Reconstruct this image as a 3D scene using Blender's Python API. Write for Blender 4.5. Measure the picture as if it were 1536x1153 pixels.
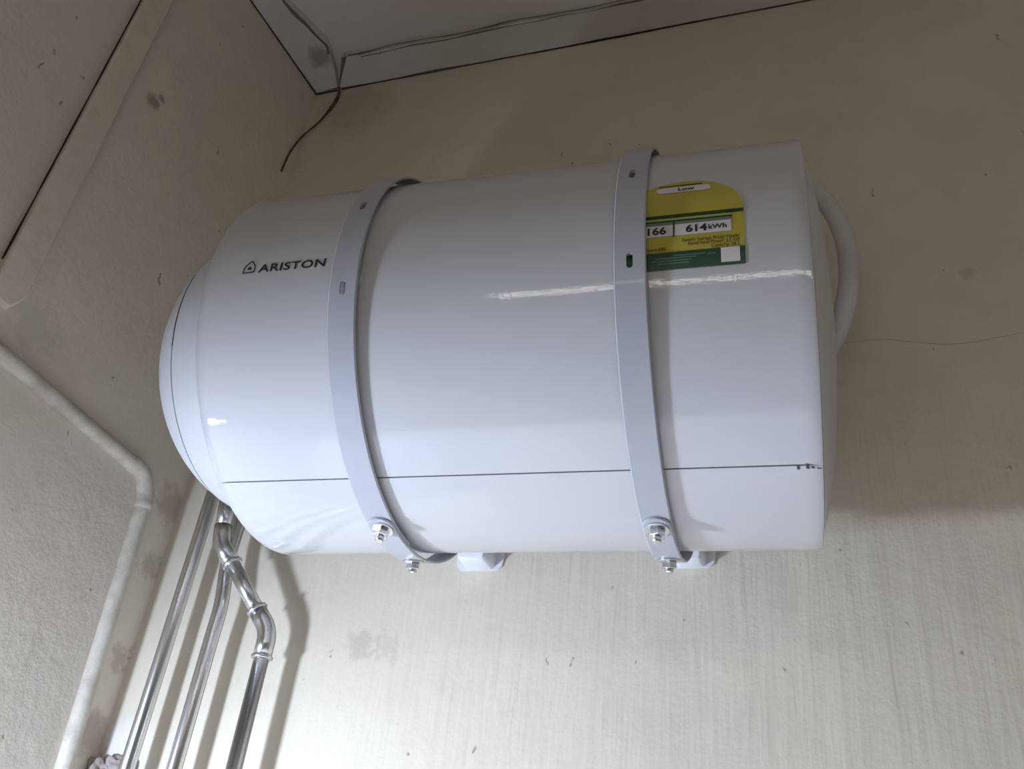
import bpy, bmesh, math, random
from mathutils import Vector, Matrix, noise
random.seed(7)
R_ = math.radians
C = bpy.context.scene.collection
for o in list(bpy.data.objects):
    bpy.data.objects.remove(o)
scene = bpy.context.scene

# ------------------------------------------------------------------ camera
cam_d = bpy.data.cameras.new('camera')
cam = bpy.data.objects.new('camera', cam_d)
C.objects.link(cam)
cam_d.sensor_fit = 'HORIZONTAL'
cam_d.sensor_width = 36.0
cam_d.lens = 36.0 * 1424.77 / 1536.0
cam_d.clip_start = 0.02
right = Vector((0.9512483810, 0.2901987998, 0.1044565665))
up = Vector((0.0778908730, -0.5537328067, 0.8290434191))
fwd = Vector((-0.2984284329, 0.7804899970, 0.5493412737))
m = Matrix((right, up, -fwd)).transposed().to_4x4()
m.translation = Vector((0.82954, -0.97134, -0.55120))
cam.matrix_world = m
scene.camera = cam

# ------------------------------------------------------------------ world, lights, exposure
scene.view_settings.view_transform = 'Standard'
scene.view_settings.look = 'None'
scene.view_settings.gamma = 1.0
scene.view_settings.use_curve_mapping = False
scene.view_settings.exposure = 0.0
world = bpy.data.worlds.new('world')
scene.world = world
world.use_nodes = True
world.node_tree.nodes['Background'].inputs[0].default_value = (0.75, 0.87, 1.0, 1)
world.node_tree.nodes['Background'].inputs[1].default_value = 0.3

def area(name, loc, target, sx, sy, power, color, spread=180):
    l = bpy.data.lights.new(name, 'AREA')
    l.shape = 'RECTANGLE'; l.size = sx; l.size_y = sy
    l.energy = power; l.color = color; l.spread = R_(spread)
    o = bpy.data.objects.new(name, l); C.objects.link(o)
    o.location = loc
    d = Vector(target) - Vector(loc)
    o.rotation_euler = d.to_track_quat('-Z', 'Y').to_euler()
    return o
# daylight through the low window at the left
area('window_light', (-0.012, -0.59, -0.530), (0.588, 0.01, -0.94), 0.07, 0.12, 11.0, (0.64, 0.76, 1.0))
# fluorescent tube on the front wall (its reflection is the streak on the tank)
area('tube_light', (0.97, -1.62, -0.002), (0.97, 0.0, -0.002), 1.36, 0.034, 1.75, (1.0, 0.91, 0.83))
# added fill spot: its light bounces off the unseen ledge under the tank
sp = bpy.data.lights.new('bounce_fill_spot', 'SPOT')
sp.energy = 270; sp.spot_size = R_(26); sp.spot_blend = 0.6; sp.shadow_soft_size = 0.08; sp.color = (0.9, 0.88, 1.0)
so = bpy.data.objects.new('bounce_fill_spot', sp); C.objects.link(so)
so.location = (0.7, -1.75, 0.70)
so.rotation_euler = (Vector((0.7, -0.36, -0.94)) - Vector(so.location)).to_track_quat('-Z', 'Y').to_euler()

# ------------------------------------------------------------------ material helpers
def mat(name, color, rough=0.5, metal=0.0, coat=0.0):
    mt = bpy.data.materials.new(name); mt.use_nodes = True
    b = mt.node_tree.nodes['Principled BSDF']
    b.inputs['Base Color'].default_value = (*color, 1)
    b.inputs['Roughness'].default_value = rough
    b.inputs['Metallic'].default_value = metal
    b.inputs['Coat Weight'].default_value = coat
    return mt

class NT:
    def __init__(s, mt):
        s.t = mt.node_tree; s.n = s.t.nodes; s.b = s.n['Principled BSDF']
        s.tc = s.n.new('ShaderNodeTexCoord')
    def node(s, kind, **kw):
        n = s.n.new(kind)
        for k, v in kw.items(): setattr(n, k, v)
        return n
    def link(s, a, b): s.t.links.new(a, b)
    def mapping(s, scale=(1, 1, 1), loc=(0, 0, 0), rot=(0, 0, 0), src=None):
        m = s.node('ShaderNodeMapping')
        m.inputs['Scale'].default_value = scale; m.inputs['Location'].default_value = loc
        m.inputs['Rotation'].default_value = rot
        s.link(src or s.tc.outputs['Object'], m.inputs['Vector']); return m.outputs[0]
    def noise(s, vec, scale=5, detail=3, rough=0.5, dist=0):
        n = s.node('ShaderNodeTexNoise')
        n.inputs['Scale'].default_value = scale; n.inputs['Detail'].default_value = detail
        n.inputs['Roughness'].default_value = rough; n.inputs['Distortion'].default_value = dist
        s.link(vec, n.inputs['Vector']); return n.outputs['Fac']
    def ramp(s, fac, stops):
        r = s.node('ShaderNodeValToRGB')
        while len(r.color_ramp.elements) < len(stops): r.color_ramp.elements.new(0.5)
        for e, (p, c) in zip(r.color_ramp.elements, stops):
            e.position = p; e.color = (c, c, c, 1) if not isinstance(c, tuple) else (*c, 1)
        s.link(fac, r.inputs[0]); return r.outputs[0]
    def mix(s, fac, a, b, blend='MIX'):
        m = s.node('ShaderNodeMix', data_type='RGBA', blend_type=blend)
        for v, i in ((fac, 0), (a, 6), (b, 7)):
            if isinstance(v, (int, float)): m.inputs[i].default_value = v
            elif isinstance(v, tuple): m.inputs[i].default_value = (*v, 1)
            else: s.link(v, m.inputs[i])
        return m.outputs[2]
    def math(s, op, a, b=0.0, clamp=False):
        m = s.node('ShaderNodeMath', operation=op, use_clamp=clamp)
        for v, i in ((a, 0), (b, 1)):
            if isinstance(v, (int, float)): m.inputs[i].default_value = v
            else: s.link(v, m.inputs[i])
        return m.outputs[0]
    def bump(s, h, strength=0.3, dist=0.01, prev=None):
        b = s.node('ShaderNodeBump'); b.inputs['Strength'].default_value = strength
        b.inputs['Distance'].default_value = dist
        s.link(h, b.inputs['Height'])
        if prev: s.link(prev, b.inputs['Normal'])
        return b.outputs[0]
    def blob(s, centre, radius, soft=0.5, wob=0.02, wscale=60):
        """irregular stain mask round a point of the surface"""
        v = s.node('ShaderNodeVectorMath', operation='DISTANCE')
        s.link(s.tc.outputs['Object'], v.inputs[0]); v.inputs[1].default_value = centre
        n = s.noise(s.tc.outputs['Object'], wscale, 4, 0.65)
        d = s.math('ADD', v.outputs['Value'], s.math('MULTIPLY', s.math('SUBTRACT', n, 0.5), wob))
        mr = s.node('ShaderNodeMapRange')
        mr.inputs['From Min'].default_value = radius; mr.inputs['From Max'].default_value = radius * (1 - soft)
        s.link(d, mr.inputs['Value']); return mr.outputs[0]

def plaster(name, base, warm, streak_axis, stains=(), streak=0.35, rough_b=0.25, chips=0.6, seed=0.0, rarity=0.72):
    mt = mat(name, base, 0.62)
    t = NT(mt)
    big = t.noise(t.mapping((1, 1, 1), (seed, 0, 0)), 3.2, 5, 0.6, 0.6)
    col = t.mix(t.ramp(big, [(0.38, 0.0), (0.66, 1.0)]), base, warm)
    mid = t.noise(t.mapping((1, 1, 1), (0, seed, 3)), 22, 5, 0.65)
    col = t.mix(t.math('MULTIPLY', t.ramp(mid, [(0.52, 0.0), (0.75, 1.0)]), 0.22), col, tuple(c * 0.72 for c in base))
    # brush streaks running down the wall
    sv = t.mapping(streak_axis, (seed, seed, 0), (0, R_(2.0), 0))
    st = t.noise(sv, 1.0, 3, 0.55, 0.15)
    st2 = t.noise(sv, 2.7, 2, 0.5)
    col = t.mix(t.math('MULTIPLY', t.ramp(st, [(0.5, 0.0), (0.72, 1.0)]), 0.05), col, tuple(c * 0.8 for c in base))
    # chips and dark specks
    vo = t.node('ShaderNodeTexVoronoi'); vo.inputs['Scale'].default_value = 26
    wob = t.noise(t.tc.outputs['Object'], 40, 3, 0.6)
    vm = t.node('ShaderNodeVectorMath', operation='SCALE'); vm.inputs['Scale'].default_value = 1
    cmb = t.node('ShaderNodeVectorMath', operation='ADD')
    wn = t.node('ShaderNodeTexNoise'); wn.inputs['Scale'].default_value = 55; wn.inputs['Detail'].default_value = 3
    t.link(t.tc.outputs['Object'], wn.inputs['Vector'])
    sc = t.node('ShaderNodeVectorMath', operation='SCALE'); sc.inputs['Scale'].default_value = 0.03
    t.link(wn.outputs['Color'], sc.inputs[0])
    t.link(t.mapping((1.6, 1.6, 0.8)), cmb.inputs[0]); t.link(sc.outputs[0], cmb.inputs[1])
    t.link(cmb.outputs[0], vo.inputs['Vector'])
    near = t.ramp(vo.outputs['Distance'], [(0.04, 1.0), (0.095, 0.0)])
    sep = t.node('ShaderNodeSeparateColor'); t.link(vo.outputs['Color'], sep.inputs[0])
    pick = t.math('GREATER_THAN', sep.outputs[0], rarity)
    speck = t.math('MULTIPLY', near, pick)
    col = t.mix(t.math('MULTIPLY', speck, chips), col, (0.10, 0.085, 0.07))
    for centre, rad, colr, amt, wobv in stains:
        k = t.blob(centre, rad, 0.55, wobv)
        col = t.mix(t.math('MULTIPLY', k, amt), col, colr)
    t.link(col, t.b.inputs['Base Color'])
    t.link(t.ramp(big, [(0.3, 0.5), (0.7, 0.7)]), t.b.inputs['Roughness'])
    t.b.inputs['Specular IOR Level'].default_value = 0.35
    n1 = t.bump(st, streak, 0.006)
    n2 = t.bump(st2, streak * 0.6, 0.003, n1)
    n3 = t.bump(mid, rough_b, 0.004, n2)
    n4 = t.bump(speck, -0.5, 0.003, n3)
    t.link(n4, t.b.inputs['Normal'])
    return mt

# the wall colours
BASE = (0.72, 0.655, 0.525); WARM = (0.675, 0.605, 0.49)
BASE_L = (0.76, 0.695, 0.585); WARM_L = (0.70, 0.625, 0.535)
M_back = plaster('plaster_back', BASE, WARM, (60, 60, 4), [
    ((0.312, 0, -0.215), 0.022, (0.47, 0.34, 0.27), 0.4, 0.075),
    ((0.345, 0, -0.218), 0.020, (0.42, 0.36, 0.30), 0.25, 0.08),
    ((0.10, 0, 0.76), 0.09, (0.33, 0.27, 0.22), 0.35, 0.06),
    ((1.02, 0, 0.24), 0.012, (0.36, 0.30, 0.25), 0.35, 0.02),
    ((0.035, 0, -0.345), 0.045, (0.76, 0.74, 0.72), 0.8, 0.035),
], streak=0.22, rough_b=0.4, rarity=0.6, seed=1.3)
M_left = plaster('plaster_left', BASE_L, WARM_L, (40, 40, 9), [
    ((-0.0287, -0.2876, 0.474), 0.016, (0.25, 0.22, 0.17), 0.75, 0.022),
    ((-0.0270, -0.2760, 0.490), 0.007, (0.25, 0.22, 0.17), 0.7, 0.01),
    ((-0.03, -0.30, 0.055), 0.045, (0.40, 0.35, 0.31), 0.3, 0.07),
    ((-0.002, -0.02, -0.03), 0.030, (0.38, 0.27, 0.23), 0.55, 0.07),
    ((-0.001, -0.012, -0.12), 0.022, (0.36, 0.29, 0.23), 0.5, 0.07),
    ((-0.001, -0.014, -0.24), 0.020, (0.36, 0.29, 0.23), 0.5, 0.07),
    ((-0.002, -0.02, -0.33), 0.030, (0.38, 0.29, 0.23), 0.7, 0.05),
], streak=0.16, rough_b=0.7, chips=0.7, rarity=0.52, seed=4.1)
M_ceil = plaster('ceiling_paint', (0.76, 0.72, 0.68), (0.71, 0.67, 0.63), (12, 12, 12), streak=0.08, chips=0.1, seed=8.0)
M_batten = plaster('batten_paint', (0.67, 0.635, 0.595), (0.60, 0.565, 0.525), (14, 14, 14), [
    ((0.045, -0.075, 0.826), 0.028, (0.24, 0.21, 0.19), 0.7, 0.03),
    ((0.026, -0.060, 0.826), 0.012, (0.33, 0.30, 0.27), 0.5, 0.02)], streak=0.1, chips=0.4, seed=2.2)
M_dark = mat('dark_gap', (0.018, 0.014, 0.012), 0.9)
M_dirt = mat('grey_dirt', (0.17, 0.15, 0.135), 0.9)
M_crack = mat('crack_brown', (0.50, 0.45, 0.37), 0.9)
M_bounce = plaster('bounce_ledge_paint', (0.74, 0.74, 0.74), (0.70, 0.70, 0.70), (10, 10, 10), streak=0.05, chips=0.1, seed=6)  # pale finish of the added bounce ledge
M_floor = plaster('floor_screed', (0.60, 0.57, 0.53), (0.55, 0.52, 0.48), (10, 10, 10), streak=0.1, seed=5)

def enamel(name, color, rough, coat, peel=0.012):
    mt = mat(name, color, rough, 0, coat)
    t = NT(mt)
    t.b.inputs['Specular IOR Level'].default_value = 0.25
    t.b.inputs['Coat Roughness'].default_value = 0.035
    t.b.inputs['Coat IOR'].default_value = 1.5
    n = t.noise(t.tc.outputs['Object'], 420, 2, 0.5)
    w = t.noise(t.tc.outputs['Object'], 14, 2, 0.5)
    nb = t.bump(n, peel, 0.002)
    nb = t.bump(w, 0.02, 0.01, nb)
    t.link(nb, t.b.inputs['Coat Normal'])
    g = t.noise(t.tc.outputs['Object'], 6, 4, 0.6)
    t.link(t.mix(t.ramp(g, [(0.4, 0.0), (0.75, 1.0)]), color, tuple(c * 0.955 for c in color)), t.b.inputs['Base Color'])
    return mt
M_tank = enamel('white_enamel', (0.58, 0.58, 0.585), 0.6, 0.85, 0.038)
M_dome = enamel('white_plastic', (0.55, 0.555, 0.565), 0.55, 0.05)
M_strap = enamel('strap_enamel', (0.46, 0.47, 0.505), 0.5, 0.12)
M_cap = enamel('grey_white_cap', (0.66, 0.65, 0.63), 0.5, 0.1)
M_brk = enamel('bracket_enamel', (0.76, 0.77, 0.80), 0.4, 0.3)

def metal(name, color, rough, stretch):
    mt = mat(name, color, rough, 1.0)
    t = NT(mt)
    n = t.noise(t.mapping(stretch), 1.0, 3, 0.6)
    t.link(t.ramp(n, [(0.3, rough * 0.88), (0.7, rough * 1.15)]), t.b.inputs['Roughness'])
    return mt
M_steel = metal('stainless_steel', (0.66, 0.655, 0.65), 0.27, (60, 60, 3))
M_zinc = metal('zinc_plate', (0.72, 0.72, 0.73), 0.28, (120, 120, 120))
M_ink = mat('black_ink', (0.02, 0.02, 0.025), 0.6)
M_seam = mat('seam_shadow_grey', (0.06, 0.06, 0.07), 0.7)

def painted(name, base, dark, rough=0.55):
    mt = mat(name, base, rough); t = NT(mt)
    g = t.noise(t.tc.outputs['Object'], 30, 4, 0.65)
    t.link(t.mix(t.ramp(g, [(0.45, 0.0), (0.75, 1.0)]), base, dark), t.b.inputs['Base Color'])
    t.link(t.bump(t.noise(t.tc.outputs['Object'], 110, 4, 0.6), 0.3, 0.003), t.b.inputs['Normal'])
    return mt
M_pvc = painted('painted_pvc', (0.62, 0.575, 0.48), (0.42, 0.37, 0.30))
M_trunk = painted('painted_trunking', (0.72, 0.655, 0.545), (0.62, 0.56, 0.46))
M_hose = painted('white_hose', (0.62, 0.60, 0.58), (0.54, 0.52, 0.49), 0.5)
M_wire = painted('brown_wire', (0.10, 0.055, 0.035), (0.06, 0.035, 0.025))
M_lump = painted('crumbling_mortar', (0.38, 0.32, 0.28), (0.20, 0.16, 0.14), 0.9)

# ------------------------------------------------------------------ object helpers
def obj(name, bm, material, parent=None, smooth=True, kind=None, auto=None):
    me = bpy.data.meshes.new(name)
    bm.normal_update()
    bm.to_mesh(me); bm.free()
    me.materials.append(material)
    if smooth:
        for p in me.polygons: p.use_smooth = True
        if auto: me.set_sharp_from_angle(angle=R_(auto))
    o = bpy.data.objects.new(name, me); C.objects.link(o)
    if parent:
        o.parent = parent
        o.matrix_parent_inverse = Matrix.Translation(-parent.location)
    if kind: o['kind'] = kind
    return o

def thing(name, label, cat, loc, group=None):
    o = bpy.data.objects.new(name, None); C.objects.link(o)
    o.location = loc; o.empty_display_size = 0.03
    o['label'] = label; o['category'] = cat
    if group: o['group'] = group
    return o

def tag(o, label, cat, group=None):
    o['label'] = label; o['category'] = cat
    if group: o['group'] = group
    return o

def box_bm(lo, hi, bev=0.0, seg=3):
    bm = bmesh.new()
    bmesh.ops.create_cube(bm, size=1)
    for v in bm.verts:
        v.co = Vector([lo[i] + (v.co[i] + .5) * (hi[i] - lo[i]) for i in range(3)])
    if bev: bmesh.ops.bevel(bm, geom=bm.edges[:], offset=bev, segments=seg, affect='EDGES', profile=0.5)
    return bm

def catmull(pts, n=10):
    pts = [Vector(p) for p in pts]
    P = [pts[0] * 2 - pts[1]] + pts + [pts[-1] * 2 - pts[-2]]
    out = []
    for i in range(1, len(P) - 2):
        for k in range(n):
            t = k / n
            a, b, c, d = P[i - 1:i + 3]
            out.append(0.5 * ((2 * b) + (c - a) * t + (2 * a - 5 * b + 4 * c - d) * t * t + (3 * b - a - 3 * c + d) * t ** 3))
    out.append(pts[-1]); return out

def fillet(pts, rad, n=8):
    """polyline with rounded corners"""
    pts = [Vector(p) for p in pts]; out = [pts[0]]
    for i in range(1, len(pts) - 1):
        a, b, c = pts[i - 1], pts[i], pts[i + 1]
        d1 = (a - b).normalized(); d2 = (c - b).normalized()
        r = min(rad, (a - b).length * .48, (c - b).length * .48)
        p1 = b + d1 * r; p2 = b + d2 * r
        for k in range(n + 1):
            t = k / n
            out.append(p1 * (1 - t) ** 2 + b * 2 * t * (1 - t) + p2 * t * t)
    out.append(pts[-1]); return out

def sweep(path, rad, seg=20, bm=None, cap=True, ref=Vector((0, -1, 0.15))):
    """tube along a path; rad is a number or a function of the length fraction"""
    bm = bm or bmesh.new()
    rings = []; n = len(path)
    L = [0]
    for i in range(1, n): L.append(L[-1] + (path[i] - path[i - 1]).length)
    u = None
    for i, p in enumerate(path):
        t = (path[min(i + 1, n - 1)] - path[max(i - 1, 0)]).normalized()
        u = (ref - t * ref.dot(t)) if u is None else (u - t * u.dot(t))
        u.normalize(); w = t.cross(u)
        r = rad(L[i] / L[-1]) if callable(rad) else rad
        rings.append([bm.verts.new(p + (u * math.cos(a) + w * math.sin(a)) * r)
                      for a in [2 * math.pi * k / seg for k in range(seg)]])
    for a, b in zip(rings, rings[1:]):
        for k in range(seg):
            bm.faces.new((a[k], a[(k + 1) % seg], b[(k + 1) % seg], b[k]))
    if cap:
        bm.faces.new(rings[0][::-1]); bm.faces.new(rings[-1])
    return bm

# ------------------------------------------------------------------ the room
LA = -0.0988                                   # the left wall opens out by 5.7 degrees
LD = Vector((math.sin(LA), -math.cos(LA), 0))  # along the left wall, away from the corner
LN = Vector((math.cos(LA), math.sin(LA), 0))   # its normal, into the room
def LW(s, z, off=0.0): return LD * s + LN * off + Vector((0, 0, z))
HC = 0.838          # ceiling
ZF = -1.75          # floor

def slab(name, quad, thick, material, n=1):
    """a wall panel: the four front corners, pushed back by thick"""
    bm = bmesh.new()
    q = [Vector(p) for p in quad]
    nrm = (q[1] - q[0]).cross(q[3] - q[0]).normalized()
    f = [bm.verts.new(p) for p in q]; b = [bm.verts.new(p - nrm * thick) for p in q]
    bm.faces.new(f); bm.faces.new(b[::-1])
    for i in range(4):
        j = (i + 1) % 4
        bm.faces.new((f[j], f[i], b[i], b[j]))
    return obj(name, bm, material, smooth=False, kind='structure')

XR, YF = 2.3, -2.3
E_ = LD * 2.33
wall_back = slab('wall_back', [(0, 0, ZF), (XR, 0, ZF), (XR, 0, HC), (0, 0, HC)][::1], 0.1, M_back)
wall_left = slab('wall_left', [(E_.x, E_.y, ZF), (0, 0, ZF), (0, 0, HC), (E_.x, E_.y, HC)], 0.1, M_left)
slab('wall_right', [(XR, 0, ZF), (XR, YF, ZF), (XR, YF, HC), (XR, 0, HC)], 0.1, M_back)
slab('wall_front', [(XR, YF, ZF), (-0.35, YF, ZF), (-0.35, YF, HC), (XR, YF, HC)], 0.1, M_back)
slab('ceiling', [(-0.4, 0.1, HC), (XR + .1, 0.1, HC), (XR + .1, YF - .1, HC), (-0.4, YF - .1, HC)], 0.1, M_ceil)
slab('floor', [(-0.4, 0.1, ZF), (-0.4, YF - .1, ZF), (XR + .1, YF - .1, ZF), (XR + .1, 0.1, ZF)], 0.1, M_floor)

# unseen ledge, added to bounce light up at the tank and lower walls
obj('bounce_ledge', box_bm((0.0, -0.62, -0.98), (1.9, -0.004, -0.94), 0.004), M_bounce, kind='structure')

# ceiling edge battens, a little off the walls, with irregular edges
ZB = 0.824
def wav(x, a, f, s=0): return a * (noise.noise(Vector((x * f, s, 0.3))))
def batten(name, inner, outer, parent=None):
    """plank between two edge lines (lists of xy), underside at ZB"""
    bm = bmesh.new()
    lo_i = [bm.verts.new((x, y, ZB + wav(x + y, .0012, 30, 5))) for x, y in inner]
    lo_o = [bm.verts.new((x, y, ZB)) for x, y in outer]
    up_o = [bm.verts.new((x, y, HC)) for x, y in outer]
    up_i = [bm.verts.new((x, y, HC)) for x, y in inner]
    for i in range(len(inner) - 1):
        for a, b in ((lo_i, lo_o), (lo_o, up_o), (up_o, up_i), (up_i, lo_i)):
            bm.faces.new((a[i], b[i], b[i + 1], a[i + 1]))
    for k in (0, -1):
        bm.faces.new((lo_i[k], lo_o[k], up_o[k], up_i[k]))
    bmesh.ops.recalc_face_normals(bm, faces=bm.faces[:])
    return obj(name, bm, M_batten, smooth=False, kind='structure')
N = 60
xs = [0.052 + (1.9 - 0.052) * i / N for i in range(N + 1)]
b_back = batten('trim_1', [(x, -0.0022 - max(0, wav(x, .004, 9, 1))) for x in xs],
                [(x + (0.040 if i == 0 else 0.026 if i == 1 else 0), -0.063 + wav(x, .004, 14, 2)) for i, x in enumerate(xs)])
ss = [0.0 + 1.4 * i / N for i in range(N + 1)]
def lxy(s, o): p = LW(s, 0, o); return (p.x, p.y)
def lw_out(s):   # the left batten grows wider towards the corner
    if s < 0.085: return 0.048 + (0.080 - 0.048) * s / 0.085
    return max(0.058, 0.080 - (s - 0.085) * 0.22)
b_left = batten('trim_2', [lxy(max(s, .002), 0.0025 + max(0, wav(s, .003, 12, 7))) for s in ss],
                [lxy(max(s, .002), lw_out(s) + wav(s, .004, 25, 3)) for s in ss])

def ribbon(name, pts, widths, across, material, parent, lift):
    """thin irregular crack or dirt line with a little body"""
    bm = bmesh.new(); ra = []; 
    lift = Vector(lift); across = Vector(across)
    for p, w in zip(pts, widths):
        p = Vector(p)
        ra.append([bm.verts.new(p + across * w), bm.verts.new(p + lift), bm.verts.new(p - across * w)])
    for a, b in zip(ra, ra[1:]):
        for k in range(2): bm.faces.new((a[k], a[k + 1], b[k + 1], b[k]))
    bmesh.ops.recalc_face_normals(bm, faces=bm.faces[:])
    return obj(name, bm, material, parent, smooth=False)
# open dark gap under the battens
def gapw(x): return max(0.0002, 0.0006 + 0.0016 * max(0, noise.noise(Vector((x * 7.5, 1.7, 0))) + 0.25) + .0004 * noise.noise(Vector((x * 60, 0, 0))))
ribbon('gap', [(x, -0.0012, ZB - 0.001) for x in [0.055 + i * 0.006 for i in range(260)]],
       [gapw(0.055 + i * 0.006) * (1.9 if 0.42 < 0.055 + i * 0.006 < 0.72 else 1.0) for i in range(260)], (0, 0, 1), M_dark, b_back, (0, -0.0008, 0))
ribbon('gap', [LW(0.001 + i * 0.006, ZB - 0.001, 0.0014) for i in range(160)],
       [0.0013 + 0.0007 * noise.noise(Vector((i * .1, 3, 0))) for i in range(160)], (0, 0, 1), M_dark, b_left, LN * 0.0008)
ribbon('gap', [(x, -0.0012, ZB - 0.002) for x in [0.002 + i * 0.004 for i in range(12)]],
       [0.0019 + 0.0006 * noise.noise(Vector((i * .4, 3, 0))) for i in range(12)], (0, 0, 1), M_dark, b_left, (0, -0.001, 0))
# dirt lines along the inner edge of the battens and in the butt joint
ribbon('dirt_line', [(x, -0.0655 + wav(x, .004, 14, 2), ZB + 0.003) for x in [0.095 + i * 0.008 for i in range(140)]],
       [max(.0003, 0.0012 + 0.0018 * noise.noise(Vector((i * .13, 5, 0)))) for i in range(140)], (0, 0, 1), M_dirt, b_back, (0, -0.0012, 0))
ribbon('dirt_line', [(x, -0.060 + wav(x, .003, 16, 8), ZB - 0.0002) for x in [0.12 + i * 0.008 for i in range(120)]],
       [max(.0002, 0.0010 + 0.0020 * noise.noise(Vector((i * .09, 9, 0)))) for i in range(120)], (0, 1, 0), M_dirt, b_back, (0, 0, -0.0006))
ribbon('dirt_line', [LW(s, ZB - 0.0003, lw_out(s) - 0.004 + wav(s, .004, 25, 3)) for s in [0.07 + i * 0.006 for i in range(90)]],
       [max(.0006, 0.0030 + 0.003 * noise.noise(Vector((i * .11, 2, 0)))) for i in range(90)], LN, M_dirt, b_left, (0, 0, -0.0008))
ribbon('dirt_line', [(0.0490 + 0.041 * t, -0.004 - 0.062 * t, ZB - 0.0005) for t in [i / 20 for i in range(21)]],
       [0.0010 + 0.0045 * (i / 20) ** 1.6 + .0005 * noise.noise(Vector((i * .5, 2, 0))) for i in range(21)], (1, 0, 0), M_dirt, b_left, (0, 0, -0.0012))

# hairline cracks in the back wall
ribbon('hairline_crack', [(0.86 + 0.0125 * i, -0.0001, 0.1505 + 0.006 * math.sin(i * .45) - 0.0006 * i + .002 * noise.noise(Vector((i * .7, 0, 0)))) for i in range(18)],
       [0.0006 * math.sin(math.pi * (i + .5) / 18) + .0002 for i in range(18)], (0, 0, 1), M_crack, wall_back, (0, -0.0002, 0))

# ------------------------------------------------------------------ water heater
PSI = 0.043239; TY = -0.2480; R = 0.19
AX = Vector((math.cos(PSI), math.sin(PSI), 0)); NN = Vector((-math.sin(PSI), math.cos(PSI), 0)); ZZ = Vector((0, 0, 1))
O_ = Vector((0, TY, 0))
def T(x, ang, rad=R):
    """point of the tank: x along its axis, ang in degrees up from the front, distance from the axis"""
    a = R_(ang)
    return O_ + AX * x + (-NN * math.cos(a) + ZZ * math.sin(a)) * rad
X0, X1 = 0.297, 0.8326

def lathe(profile, angs, closed=True, bm=None):
    bm = bm or bmesh.new(); rings = []
    for x, r in profile:
        if r < 1e-5: rings.append([bm.verts.new(T(x, 0, 0))])
        else: rings.append([bm.verts.new(T(x, a, r)) for a in angs])
    n = len(angs); e = n if closed else n - 1
    for a, b in zip(rings, rings[1:]):
        for k in range(e):
            j = (k + 1) % n
            if len(a) == 1 and len(b) == 1: continue
            if len(a) == 1: bm.faces.new((a[0], b[j], b[k]))
            elif len(b) == 1: bm.faces.new((a[k], a[j], b[0]))
            else: bm.faces.new((a[k], a[j], b[j], b[k]))
    return bm

heater = thing('water_heater', 'white horizontal cylindrical storage water heater strapped to the back wall', 'water heater', T(0.565, -90, R))
# jacket: a rolled sheet with its lap seam towards the floor
SEAM = -65.2
angs = [i * 2.0 for i in range(180)]
angs = [a for a in angs if not (abs(((a - SEAM + 180) % 360) - 180) < 1.6)]
angs += [SEAM - 1.6, SEAM - 0.22, SEAM - 0.20, SEAM + 0.20, SEAM + 0.22, SEAM + 1.6]
angs = sorted(a % 360 for a in angs)
groove = {round((SEAM - .20) % 360, 4), round((SEAM + .20) % 360, 4)}
bm = bmesh.new()
prof = [(X0 + .008, R - .016), (X0, R - .012), (X0, R - .0030), (X0 + .0030, R + .0006), (X0 + .0050, R)]
prof += [(X0 + .01 + (X1 - X0 - .024) * i / 26, R) for i in range(27)]
prof += [(X1 - .003, R), (X1 - .0008, R - .0008), (X1, R - .0028), (X1 - .001, R - .012), (X1 - .006, R - .016)]
rings = []
for x, r in prof:
    ring = []
    for a in angs:
        g = round(a, 4) in groove and X0 + .009 < x < X1 - .012
        ring.append(bm.verts.new(T(x, a, r - (0.0022 if g else 0))))
    rings.append(ring)
n = len(angs)
for a, b in zip(rings, rings[1:]):
    for k in range(n):
        bm.faces.new((a[k], a[(k + 1) % n], b[(k + 1) % n], b[k]))
bmesh.ops.recalc_face_normals(bm, faces=bm.faces[:])
jacket = obj('jacket', bm, M_tank, heater, auto=35)
# the dark line of the seam and its torn end
bm = bmesh.new()
lathe([(X0 + .012, R - .0016), (X1 - .020, R - .0016)], [SEAM - .3, SEAM - .1, SEAM + .1, SEAM + .3], closed=False, bm=bm)
seam = obj('seam', bm, M_seam, heater)
for x, a0, a1, w in ((X1 - .0195, -65.0, -66.4, .0022), (X1 - .0155, -65.1, -65.5, .0010), (X1 - .0125, -64.7, -66.3, .0024),
                     (X1 - .0085, -65.5, -66.2, .0026), (X1 - .0040, -66.0, -66.4, .0030)):
    bm = bmesh.new()
    va = [bm.verts.new(T(x - w * .5, a0, R + .0004)), bm.verts.new(T(x + w * .5, a0 - .2, R + .0004)),
          bm.verts.new(T(x + w * .6, a1, R + .0004)), bm.verts.new(T(x - w * .4, a1 + .1, R + .0004))]
    bm.faces.new(va[::-1])
    obj('paint_chip', bm, M_seam, jacket, smooth=False)

A120 = [i * 3.0 for i in range(120)]
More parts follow.
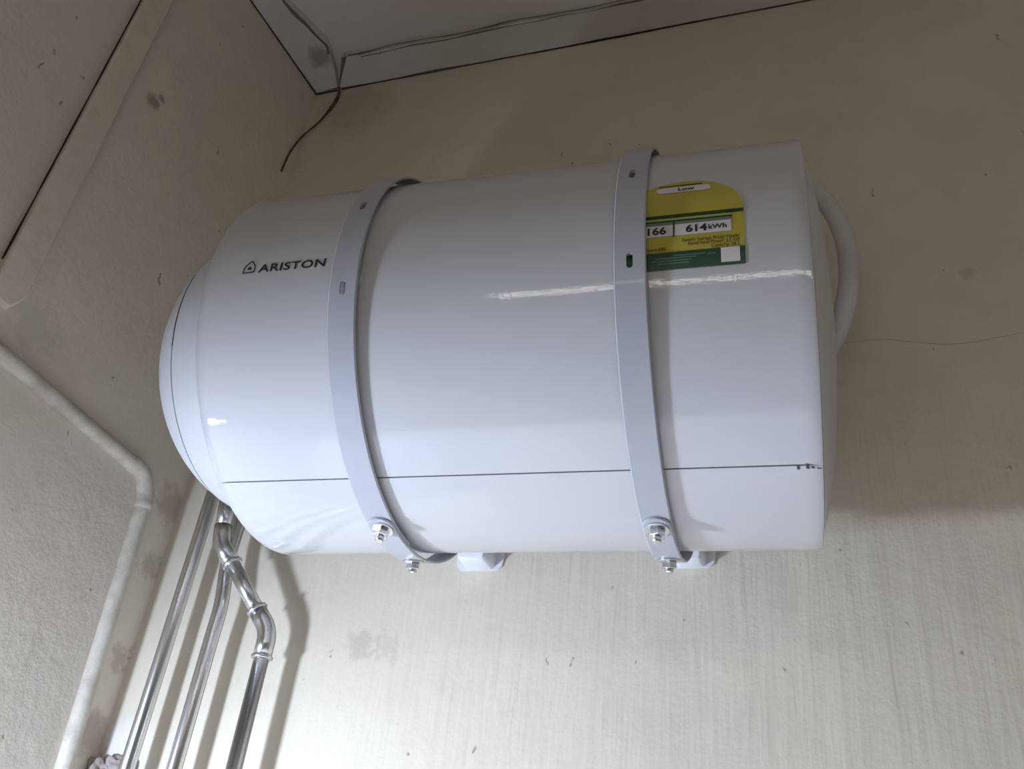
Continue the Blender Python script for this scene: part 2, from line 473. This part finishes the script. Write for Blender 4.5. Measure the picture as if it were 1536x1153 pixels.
# left end: domed plastic cover with a raised inner cap
DL, PL, RL = 0.130, 2.0, 0.158
def dome_r(t): return RL * (1 - t ** PL) ** (1 / PL)
TG = 0.43    # where the curved groove runs
prof = [(X0 + .012, R - .014), (X0 + .002, R - .013), (X0 - .001, RL + .012), (X0 - .003, RL + .004)]
prof += [(X0 - DL * t, dome_r(t)) for t in [.05 + (TG - .05) * i / 14 for i in range(15)]]
prof += [(X0 - DL * (TG + .002), dome_r(TG) - .0010), (X0 - DL * (TG + .012), dome_r(TG + .012) - .0010)]
prof += [(X0 - DL * (TG + .013), dome_r(TG + .014) + .0004)]
prof += [(X0 - DL * t, dome_r(t)) for t in [TG + .02 + (1 - TG - .02) * (1 - (1 - i / 26) ** 1.6) for i in range(27)]]
prof[-1] = (X0 - DL, 0)
bm = lathe(prof, A120)
bmesh.ops.recalc_face_normals(bm, faces=bm.faces[:])
dome = obj('end_dome', bm, M_dome, heater, auto=30)
bm = bmesh.new()
lathe([(X0 - DL * (TG - .002), dome_r(TG) + .0003), (X0 - DL * (TG + .012), dome_r(TG + .012) + .0003)],
      [-20.5 + i * 0.9 for i in range(40)], closed=False, bm=bm)
o = obj('indicator_slit', bm, M_dark, dome); o['label'] = 'dark curved slit in the end cover'
# right end: shallow pressed cap
DR, PR, RR = 0.023, 1.55, 0.176
prof = [(X1 - .012, R - .013), (X1 - .002, RR + .002)] + [(X1 + DR * t, RR * (1 - t ** PR) ** (1 / PR)) for t in [1 - (1 - i / 26) ** 1.5 for i in range(27)]]
prof[-1] = (X1 + DR, 0)
bm = lathe(prof, A120); bmesh.ops.recalc_face_normals(bm, faces=bm.faces[:])
obj('end_cap', bm, M_cap, heater, auto=30)['label'] = 'shallow greyish pressed end cap'

# ---- flat print wrapped onto the tank
def wrap(x, y, off): return T(x, math.degrees(y / R), R + off)      # y = height along the skin, from the front line
def patch(name, rows, off, material, parent):
    """strip patch: rows of (y, x_left, x_right)"""
    bm = bmesh.new(); prev = None
    for y, xl, xr in rows:
        cur = [bm.verts.new(wrap(xl + (xr - xl) * k / 6, y, off)) for k in range(7)]
        if prev:
            for k in range(6): bm.faces.new((prev[k], prev[k + 1], cur[k + 1], cur[k]))
        prev = cur
    bmesh.ops.recalc_face_normals(bm, faces=bm.faces[:])
    o = obj(name, bm, material, parent)
    return o
def A(deg): return R_(deg) * R
def rect(name, xl, xr, a0, a1, off, material, parent, slope=0.0, n=6):
    return patch(name, [(A(a0 + (a1 - a0) * i / n), xl, xr) for i in range(n + 1)], off, material, parent)
def text(name, s, x, a, size, off, material, parent, sx=1.0, bold=0.0, align='LEFT', shear=0.0, space=1.0):
    """real letters, bent round the tank; x, a = left end (or right) of the base line"""
    cu = bpy.data.curves.new('t', 'FONT'); cu.body = s; cu.size = size; cu.offset = bold * size
    cu.align_x = align; cu.shear = shear; cu.space_character = space; cu.resolution_u = 3
    to = bpy.data.objects.new('t', cu); C.objects.link(to)
    dg = bpy.context.evaluated_depsgraph_get()
    me = bpy.data.meshes.new_from_object(to.evaluated_get(dg))
    bpy.data.objects.remove(to); bpy.data.curves.remove(cu)
    for v in me.vertices:
        v.co = wrap(x + v.co.x * sx, A(a) + v.co.y, off)
    me.name = name; me.materials.clear(); me.materials.append(material)
    o = bpy.data.objects.new(name, me); C.objects.link(o)
    o.parent = parent; o.matrix_parent_inverse = Matrix.Translation(-parent.location)
    return o

E_y = mat('label_yellow', (0.50, 0.43, 0.055), 0.35)
E_y2 = mat('label_lime', (0.42, 0.46, 0.10), 0.35)
E_g = mat('label_green', (0.009, 0.062, 0.026), 0.35)
E_dg = mat('label_dark_green', (0.012, 0.045, 0.012), 0.35)
E_hd = mat('label_grey_green', (0.15, 0.22, 0.18), 0.4)
E_w = mat('label_white', (0.74, 0.70, 0.70), 0.4)
E_b = mat('label_brown_print', (0.09, 0.06, 0.012), 0.4)
E_lg = mat('label_pale_green', (0.10, 0.19, 0.12), 0.4)

xl, xr = 0.6865, 0.7825; xc = (xl + xr) / 2; hw = (xr - xl) / 2
aTop, aSh = 13.0, 0.4
def arch(xl, xr, inset):
    rows = []
    for i in range(6): rows.append((A(-15.6 + inset * 15 + (aSh + 15.6) * i / 5), xl + inset, xr - inset))
    hh = A(aTop) - A(aSh) - inset; w = (xr - xl) / 2 - inset; c = (xl + xr) / 2
    for i in range(1, 15):
        t = math.sin(i / 14 * math.pi / 2)
        k = (1 - t ** 2.1) ** (1 / 2.1) if t < 1 else 0
        rows.append((A(aSh) + hh * t, c - w * max(k, .02), c + w * max(k, .02)))
    return rows
def sub(o): return o
label = patch('energy_label', arch(xl, xr, 0.0), 0.0005, E_y, heater)
label['label'] = 'yellow and green energy rating label with rounded top'
def lrect(*a, **k): return sub(rect(*a, **k))
lrect('label_band', xl, xr, -15.6, -10.9, 0.0008, E_g, label)
lrect('label_band', xl, xr, -0.75, 0.35, 0.0008, E_dg, label)
lrect('label_band', xl, 0.7735, -1.95, -0.85, 0.0008, E_y2, label)
lrect('label_band', xl, 0.7735, -2.15, -1.55, 0.00095, E_dg, label)
lrect('label_band', xl, 0.7720, -3.00, -2.10, 0.0010, E_hd, label)
lrect('label_field', xl, 0.7268, -6.35, -2.95, 0.0009, E_w, label)
lrect('label_field', 0.7282, 0.7725, -6.35, -2.95, 0.0009, E_w, label)
lrect('label_rule', 0.7269, 0.7281, -6.6, -1.6, 0.00105, E_dg, label)
lrect('label_rule', 0.714, 0.750, 11.05, 11.45, 0.0008, E_dg, label)
lrect('label_field', 0.7640, 0.7785, -14.85, -10.95, 0.0010, E_w, label)
# white pill
rows = []
for i in range(13):
    t = -1 + 2 * i / 12; k = math.sqrt(max(0, 1 - t * t))
    hy = A(1.15)
    rows.append((A(9.45) + hy * t, 0.7165 - hy * k, 0.7530 + hy * k))
sub(patch('label_field', rows, 0.0009, E_w, label))
text('label_text', 'Low', 0.7300, 8.85, 0.0062, 0.0012, M_ink, label, sx=1.25, bold=.02)
text('label_text', '166', 0.7215, -5.65, 0.0098, 0.0012, M_ink, label, sx=1.15, bold=.03, align='RIGHT')
text('label_text', '614', 0.7368, -5.65, 0.0098, 0.0012, M_ink, label, sx=1.15, bold=.03)
text('label_text', 'kWh', 0.7545, -5.35, 0.0064, 0.0012, M_ink, label, sx=1.15, bold=.025)
text('label_text', 'Electric Storage Water Heater', 0.7790, -8.35, 0.0042, 0.0012, E_b, label, sx=.86, bold=.015, align='RIGHT')
text('label_text', 'Rated Input Power: 2.5 kW', 0.7790, -9.45, 0.0042, 0.0012, E_b, label, sx=.86, bold=.015, align='RIGHT')
text('label_text', 'Capacity: 38 L', 0.7790, -10.55, 0.0042, 0.0012, E_b, label, sx=.92, bold=.015, align='RIGHT')
text('label_text', 'ment-083', 0.7055, -10.35, 0.0042, 0.0012, E_b, label, sx=.98, bold=.015)
# rows of print too small to read on the green band
for a, x0, x1 in ((-12.0, .727, .752), (-12.6, .713, .745), (-13.3, .710, .741), (-14.0, .714, .739), (-12.2, .753, .760)):
    lrect('label_rule', x0, x1, a - .16, a + .16, 0.0010, E_lg, label, n=1)

# ---- maker's word and house mark in black
logo = text('logo', 'ARISTON', 0.3535, -5.35, 0.0122, 0.0005, M_ink, heater, sx=1.26, bold=.018, space=1.06)
def outline(name, pts, w, parent, off=0.0006):
    """closed line of constant width on the skin"""
    bm = bmesh.new(); n = len(pts); P = [Vector((p[0], p[1])) for p in pts]
    cen = sum(P, Vector((0, 0))) / n
    inn = []
    for i in range(n):
        a, b, c = P[i - 1], P[i], P[(i + 1) % n]
        d1 = (b - a).normalized(); d2 = (c - b).normalized()
        n1 = Vector((-d1.y, d1.x)); n2 = Vector((-d2.y, d2.x)); bi = (n1 + n2).normalized()
        if bi.dot(cen - b) < 0: bi = -bi
        inn.append(b + bi * w / max(.35, abs(bi.dot(n1))))
    vo = [bm.verts.new(wrap(p.x, p.y, off)) for p in P]; vi = [bm.verts.new(wrap(p.x, p.y, off)) for p in inn]
    for i in range(n):
        j = (i + 1) % n; bm.faces.new((vo[i], vo[j], vi[j], vi[i]))
    bmesh.ops.recalc_face_normals(bm, faces=bm.faces[:])
    return obj(name, bm, M_ink, parent, smooth=False)
y0 = A(-5.4)
house = outline('house_mark', [(.3375, y0), (.3490, y0 + .0004), (.3495, y0 + .0020), (.3497, y0 + .0065), (.3490, y0 + .0088), (.3455, y0 + .0133), (.3440, y0 + .0138),
                               (.3425, y0 + .0130), (.3385, y0 + .0085), (.3375, y0 + .0055)], .00115, heater)
bm = bmesh.new()
vs = [bm.verts.new(wrap(.3437 + .0021 * sx_, y0 + .0055 + .0021 * sy_, .0006)) for sx_, sy_ in
      ((-1.0, -.75), (.9, -.75), (1.0, -.1), (.45, .55), (.1, 1.2), (-.35, .6), (-1.05, -.1))]
bm.faces.new(vs)
bmesh.ops.recalc_face_normals(bm, faces=bm.faces[:])
d = obj('flame_mark', bm, M_ink, house, smooth=False)

# ------------------------------------------------------------------ steel straps
def strap_bm(xc_of, width, rad, thick, a_from, a_to, slots=(), round_start=False):
    """flat band bent round the tank, slotted; xc_of(angle) = centre line"""
    h = width / 2
    arcs = []
    step = 2.0; a = a_from
    while a > a_to: arcs.append(a); a -= step
    arcs.append(a_to)
    half = {}
    for ac, ln, hwid in slots:
        arcs = [x for x in arcs if abs(x - ac) > math.degrees(ln / 2 / rad) + .05]
    for ac, ln, hwid in slots:       # angle of the slot's middle, length, half width
        da = math.degrees(ln / 2 / rad); rr = math.degrees(hwid / rad)
        for i in range(17):
            t = -1 + i / 8
            aa = ac + da * t
            e = abs(t) * da - (da - rr)
            arcs.append(aa); half[round(aa, 5)] = hwid * (math.sqrt(max(0, 1 - (e / rr) ** 2)) if e > 0 else 1)
    if round_start:
        rr = math.degrees(h / rad)
        arcs = [x for x in arcs if x < a_from - rr] + [a_from - rr * (1 - math.cos(i / 8 * math.pi / 2)) for i in range(9)]
    arcs = sorted(set(round(x, 5) for x in arcs), reverse=True)
    bm = bmesh.new()
    def inside(a):
        for ac, ln, hwid in slots:
            if abs(a - ac) <= math.degrees(ln / 2 / rad) + 1e-4: return True
        return False
    L = {}
    for a in arcs:
        w = h
        if round_start:
            rr = math.degrees(h / rad); e = a - (a_from - rr)
            if e > 0: w = max(h * math.sqrt(max(0, 1 - (e / rr) ** 2)), h * .05)
        hh = half.get(a, 0.0)
        c = xc_of(a)
        f = lambda x, r: bm.verts.new(T(x, a, r))
        ch = min(.0011, w * .2)
        for r, key, q in ((rad + thick, 'o', ch), (rad, 'i', 0.0)):
            L[a, key] = [f(c - w + q, r), f(c - hh, r) if hh > 1e-6 else None, f(c + hh, r) if hh > 1e-6 else None, f(c + w - q, r)]
            if hh <= 1e-6:
                v = f(c, r); L[a, key][1] = L[a, key][2] = v
        L[a, 'm'] = [f(c - w, rad + thick - .0009), None, None, f(c + w, rad + thick - .0009)]
    def quad(*v):
        u = []
        for x in v:
            if x not in u: u.append(x)
        if len(u) > 2: bm.faces.new(u)
    for a, b in zip(arcs, arcs[1:]):
        for key in ('o', 'i'):
            A_, B_ = L[a, key], L[b, key]
            quad(A_[0], A_[1], B_[1], B_[0]); quad(A_[2], A_[3], B_[3], B_[2])
            if not (inside(a) and inside(b)) and (A_[1] is not A_[2] or B_[1] is not B_[2]): quad(A_[1], A_[2], B_[2], B_[1])
        for k in (0, 3):
            quad(L[a, 'o'][k], L[b, 'o'][k], L[b, 'm'][k], L[a, 'm'][k])
            quad(L[a, 'm'][k], L[b, 'm'][k], L[b, 'i'][k], L[a, 'i'][k])
        if inside(a) and inside(b):
            for k in (1, 2): quad(L[a, 'o'][k], L[b, 'o'][k], L[b, 'i'][k], L[a, 'i'][k])
    for a in (arcs[0], arcs[-1]):
        for k in (0, 2):
            o_, i_ = L[a, 'o'], L[a, 'i']; quad(o_[k], o_[k + 1], i_[k + 1], i_[k])
    bmesh.ops.recalc_face_normals(bm, faces=bm.faces[:])
    return bm

def bolt(parent, x, ang, rad, stud=0.012, tilt=0.0):
    """washer, hex nut and the stud end, standing out from the band"""
    c = T(x, ang, rad); nrm = (T(x, ang, 1) - T(x, ang, 0)).normalized()
    nrm = (nrm + AX * tilt).normalized()
    u = AX - nrm * AX.dot(nrm); u.normalize(); w = nrm.cross(u)
    def ringed(levels, seg, rot=0.0):
        bm = bmesh.new(); rs = []
        for h, r in levels:
            rs.append([bm.verts.new(c + nrm * h + (u * math.cos(2 * math.pi * k / seg + rot) + w * math.sin(2 * math.pi * k / seg + rot)) * r) for k in range(seg)])
        for a, b in zip(rs, rs[1:]):
            for k in range(seg): bm.faces.new((a[k], a[(k + 1) % seg], b[(k + 1) % seg], b[k]))
        bm.faces.new(rs[0][::-1]); bm.faces.new(rs[-1])
        bmesh.ops.recalc_face_normals(bm, faces=bm.faces[:]); return bm
    obj('washer', ringed([(0, .0105), (.0014, .0105), (.0017, .0101)], 28), M_zinc, parent, auto=30)
    nut = obj('nut', ringed([(.0016, .0064), (.0020, .0072), (.0074, .0072), (.0080, .0063)], 6, .3), M_zinc, parent, smooth=False)
    s = obj('stud', ringed([(.002, .0040), (stud, .0040), (stud + .0012, .0031)], 16), M_zinc, nut, auto=30)

RB = R + 0.0055
def make_strap(xc, tilt, slots, lab, b1, b2, wob=0.0):
    cen = lambda a: xc + tilt * R_(-a) + wob * max(0.0, R_(-a) - 0.9)
    t = thing('mounting_strap', lab, 'strap', T(cen(-105), -105, RB), 'white steel straps round the water heater')
    obj('band', strap_bm(cen, 0.0262, RB, 0.0024, 172, -92, slots), M_strap, t, auto=20)
    obj('end_plate', strap_bm(cen, 0.0250, RB + 0.0027, 0.0022, b1 + 4.4, -150, round_start=True), M_strap, t, auto=20)
    bolt(t, cen(b1), b1, RB + .0049, 0.0115)
    bolt(t, cen(b2), b2, RB + .0049, 0.0105)
    return t
SL = (0.0135, 0.0026)
make_strap(0.4440, 0.0030, [(15.0, *SL), (-13.8, *SL)],
           'white slotted steel strap around the heater beside the black lettering', -81.4, -104.5)
make_strap(0.6925, 0.0030, [(15.8, *SL), (-13.3, *SL)],
           'white slotted steel strap around the heater overlapping the yellow label', -83.2, -104.5)

# brackets between tank and wall: hat channels with rounded lower ends
def bracket(x0, x1, y0, z0, z1, lab):
    t = thing('wall_bracket', lab, 'bracket', ((x0 + x1) / 2, 0, z0), 'white steel brackets behind the water heater')
    bm = bmesh.new()
    hat = [(x0 - .010, 0), (x0 - .010, -.003), (x0 - .001, -.003), (x0 + .001, y0 + .004), (x0 + .004, y0), (x1 - .004, y0), (x1 - .001, y0 + .004), (x1 + .001, -.003), (x1 + .010, -.003), (x1 + .010, 0)]
    zs = [z1, z0 + .012, z0 + .004, z0 + .001, z0]
    inset = [0, 0, .002, .006, .010]
    rings = []
    xm = (x0 + x1) / 2
    for z, q in zip(zs, inset):
        rings.append([bm.verts.new((xm + (x - xm) * (1 - q / (x1 - x0) * 1.2), y * (1 - q * 12) if y < -.003 else y, z)) for x, y in hat])
    for a, b in zip(rings, rings[1:]):
        for k in range(len(hat)): bm.faces.new((a[k], a[(k + 1) % len(hat)], b[(k + 1) % len(hat)], b[k]))
    bm.faces.new(rings[0]); bm.faces.new(rings[-1][::-1])
    bmesh.ops.recalc_face_normals(bm, faces=bm.faces[:])
    obj('channel', bm, M_brk, t, auto=40)
    bm = bmesh.new()
    return t
bracket(0.428, 0.466, -0.034, -0.128, 0.10, 'white bracket end below the heater, beside the left strap')
bracket(0.675, 0.708, -0.026, -0.130, 0.10, 'white bracket end below the heater, behind the right strap')

# ------------------------------------------------------------------ stainless pipes
YP = -0.034; RP = 0.0088; ZL = -1.2
def pipe(name, path, parent=None, rad=RP, seg=24): return obj(name, sweep(path, rad, seg), M_steel, parent)
def collar(c, axis, parent, r=RP + .0038, h=.0055, root=None):
    axis = Vector(axis).normalized(); c = Vector(c)
    path = [c + axis * h * k for k in (-.5, -.4, -.25, 0, .25, .4, .5)]
    prof = [r - .0026, r - .0012, r - .0003, r, r - .0003, r - .0012, r - .0026]
    bm = bmesh.new(); rings = []
    u = axis.orthogonal().normalized(); w = axis.cross(u)
    for p, rr in zip(path, prof):
        rings.append([bm.verts.new(p + (u * math.cos(a) + w * math.sin(a)) * rr) for a in [2 * math.pi * k / 24 for k in range(24)]])
    for a, b in zip(rings, rings[1:]):
        for k in range(24): bm.faces.new((a[k], a[(k + 1) % 24], b[(k + 1) % 24], b[k]))
    bm.faces.new(rings[0][::-1]); bm.faces.new(rings[-1])
    bmesh.ops.recalc_face_normals(bm, faces=bm.faces[:])
    o = obj('press_collar', bm, M_steel, parent)
    return o
p1 = pipe('water_pipe', fillet([(0.0705, YP, ZL), (0.0745, YP, 0.03), (0.16, YP - .12, 0.10)], 0.05))
tag(p1, 'straight stainless steel water pipe nearest the left wall corner', 'pipe', 'stainless steel water pipes')
p2 = pipe('water_pipe', fillet([(0.1335, YP, ZL), (0.1345, YP, -0.222), (0.1370, YP - .002, -0.180), (0.1250, YP, -0.120), (0.1300, YP, 0.02), (0.18, YP - .1, 0.06)], 0.03))
tag(p2, 'stainless steel water pipe with gentle bend below heater, middle of three', 'pipe', 'stainless steel water pipes')
p3 = thing('water_pipe', 'stainless steel water pipe with elbows and collars, farthest from left wall', 'pipe', (0.211, YP, ZL), 'stainless steel water pipes')
Y3 = -0.046
E1 = Vector((0.2130, YP - .006, -0.214)); E2 = Vector((0.1330, Y3 - .02, -0.113))
U = (E2 - E1).normalized(); TOP = Vector((0.1300, Y3 - .026, -0.062))
up3 = (TOP - E2).normalized(); dn = (Vector((0.2105, YP, ZL)) - E1).normalized()
pipe('pipe_length', [Vector((0.2105, YP, ZL)), E1 + dn * .030], p3)
pipe('pipe_length', [E1 + U * .030, E2 - U * .030], p3)
def elbow(c, d1, d2, l1, l2):
    pts = fillet([c + d1 * l1, c, c + d2 * l2], 0.024, 10)
    e = obj('elbow', sweep(pts, RP + .0020, 24), M_steel, p3)
    collar(c + d1 * (l1 + .001), d1, e, root=p3)
    if d2 is not up3: collar(c + d2 * (l2 + .001), d2, e, root=p3)
    return e
elbow(E1, dn, U, .030, .029)
elbow(E2, -U, up3, .032, .022)
pipe('pipe_length', [E2 + up3 * .016, TOP + up3 * .01], p3, RP + .0012)
# round plug on the tee above the upper elbow
bm = bmesh.new(); bmesh.ops.create_uvsphere(bm, u_segments=20, v_segments=12, radius=0.0105)
for v in bm.verts: v.co = TOP + Vector((-.0005, -.002, .010)) + Vector((v.co.x, v.co.y, v.co.z * .8))
obj('plug', bm, M_steel, p3)

# ------------------------------------------------------------------ painted conduit and trunking on the left wall
cond = thing('wall_conduit', 'beige painted round conduit turning down along the left wall', 'conduit', LW(0.06, ZL, 0))
RC = 0.0100; OC = 0.0045      # half sunk in the plaster
path = fillet([LW(1.1, 0.035, OC), LW(0.33, 0.001, OC), LW(0.083, -0.018, OC), LW(0.066, -0.045, OC), LW(0.0475, -0.38, OC), LW(0.012, ZL, OC)], 0.030, 8)
obj('conduit_tube', sweep(path, RC, 20, ref=LN + Vector((0, 0, .1))), M_pvc, cond)
path = fillet([LW(0.108, -0.0160, OC), LW(0.083, -0.018, OC), LW(0.066, -0.045, OC), LW(0.0655, -0.062, OC)], 0.024, 8)
obj('bend_sleeve', sweep(path, RC + .0012, 20, ref=LN + Vector((0, 0, .1))), M_pvc, cond)
# flat trunking: irregular painted edge
bm = bmesh.new(); rows = []
for i in range(61):
    z = 0.052 + (HC - 0.052) * i / 60
    w0 = 0.3735 - (z - .59) * .006; w1 = 0.3320 + wav(z, .003, 16, 4) + .002
    if i == 0: w1 += .012
    if i == 1: w1 += .004
    rows.append([bm.verts.new(LW(s, z, o)) for s, o in ((w0, 0.0), (w0, .0115), (w0 - .0015, .0125), (w1 + .003, .0122), (w1, .0095), (w1 - .0015, 0.0))])
for a, b in zip(rows, rows[1:]):
    for k in range(5): bm.faces.new((a[k], a[k + 1], b[k + 1], b[k]))
bm.faces.new(rows[0]); bm.faces.new(rows[-1][::-1])
bmesh.ops.recalc_face_normals(bm, faces=bm.faces[:])
tk = obj('cable_trunking', bm, M_trunk, smooth=False)
tag(tk, 'flat beige vertical trunking painted over on the upper left wall', 'trunking')
ribbon('gap', [LW(0.3742 - (z - .59) * .006, z, 0.004) for z in [0.10 + i * .0125 for i in range(56)]], [.0019 + .0012 * noise.noise(Vector((i * .2, 0, 0))) for i in range(50)],
       LN, M_dark, tk, LD * .0006)

# ------------------------------------------------------------------ hose, wire, mortar
hp = catmull([(0.790, -0.10, 0.268), (0.835, -0.106, 0.308), (0.861, -0.110, 0.285), (0.8785, -0.113, 0.225), (0.8800, -0.113, 0.165), (0.8730, -0.098, 0.133), (0.862, -0.060, 0.122), (0.845, -0.018, 0.120)], 12)
h_ = obj('white_hose', sweep(hp, 0.0112, 20), M_hose)
tag(h_, 'fat off-white hose curving out behind the heater\'s right end', 'hose')

wp = catmull([LW(0.0015, ZB, 0.052), (0.0520, -0.003, 0.806), (0.047, -0.003, 0.778), (0.030, -0.004, 0.738), (0.009, -0.006, 0.708), LW(0.010, 0.682, 0.003), LW(0.018, 0.645, 0.002), LW(0.022, 0.600, 0.002)], 10)
w_ = obj('hanging_wire', sweep(wp, lambda t: 0.0018 + 0.0014 * math.sin(min(1, t * 3.2) * math.pi) * (t < .32) + .0002 * math.sin(t * 60), 8), M_wire)
tag(w_, 'thin brown wire hanging in the corner below the ceiling', 'wire')

def lump_bm(c, r, seed):
    bm = bmesh.new(); bmesh.ops.create_icosphere(bm, subdivisions=4, radius=1)
    for v in bm.verts:
        k = 1 + .45 * noise.fractal(v.co * 1.7 + Vector((seed, 0, 0)), 1.0, 2.0, 4)
        v.co = Vector(c) + Vector((v.co.x * r[0], v.co.y * r[1], v.co.z * r[2])) * k
    return bm
lump = thing('mortar_lump', 'crumbling brown mortar lump at the foot of the wall corner', 'mortar', (0.02, -0.008, -0.39))
for c, r, s in (((0.012, -0.006, -0.372), (.020, .012, .018), 1), ((0.034, -0.005, -0.362), (.016, .009, .013), 5), ((0.050, -0.004, -0.366), (.012, .007, .014), 9), ((0.022, -0.004, -0.385), (.03, .012, .02), 12)):
    obj('mortar_piece', lump_bm(c, r, s), M_lump, lump)
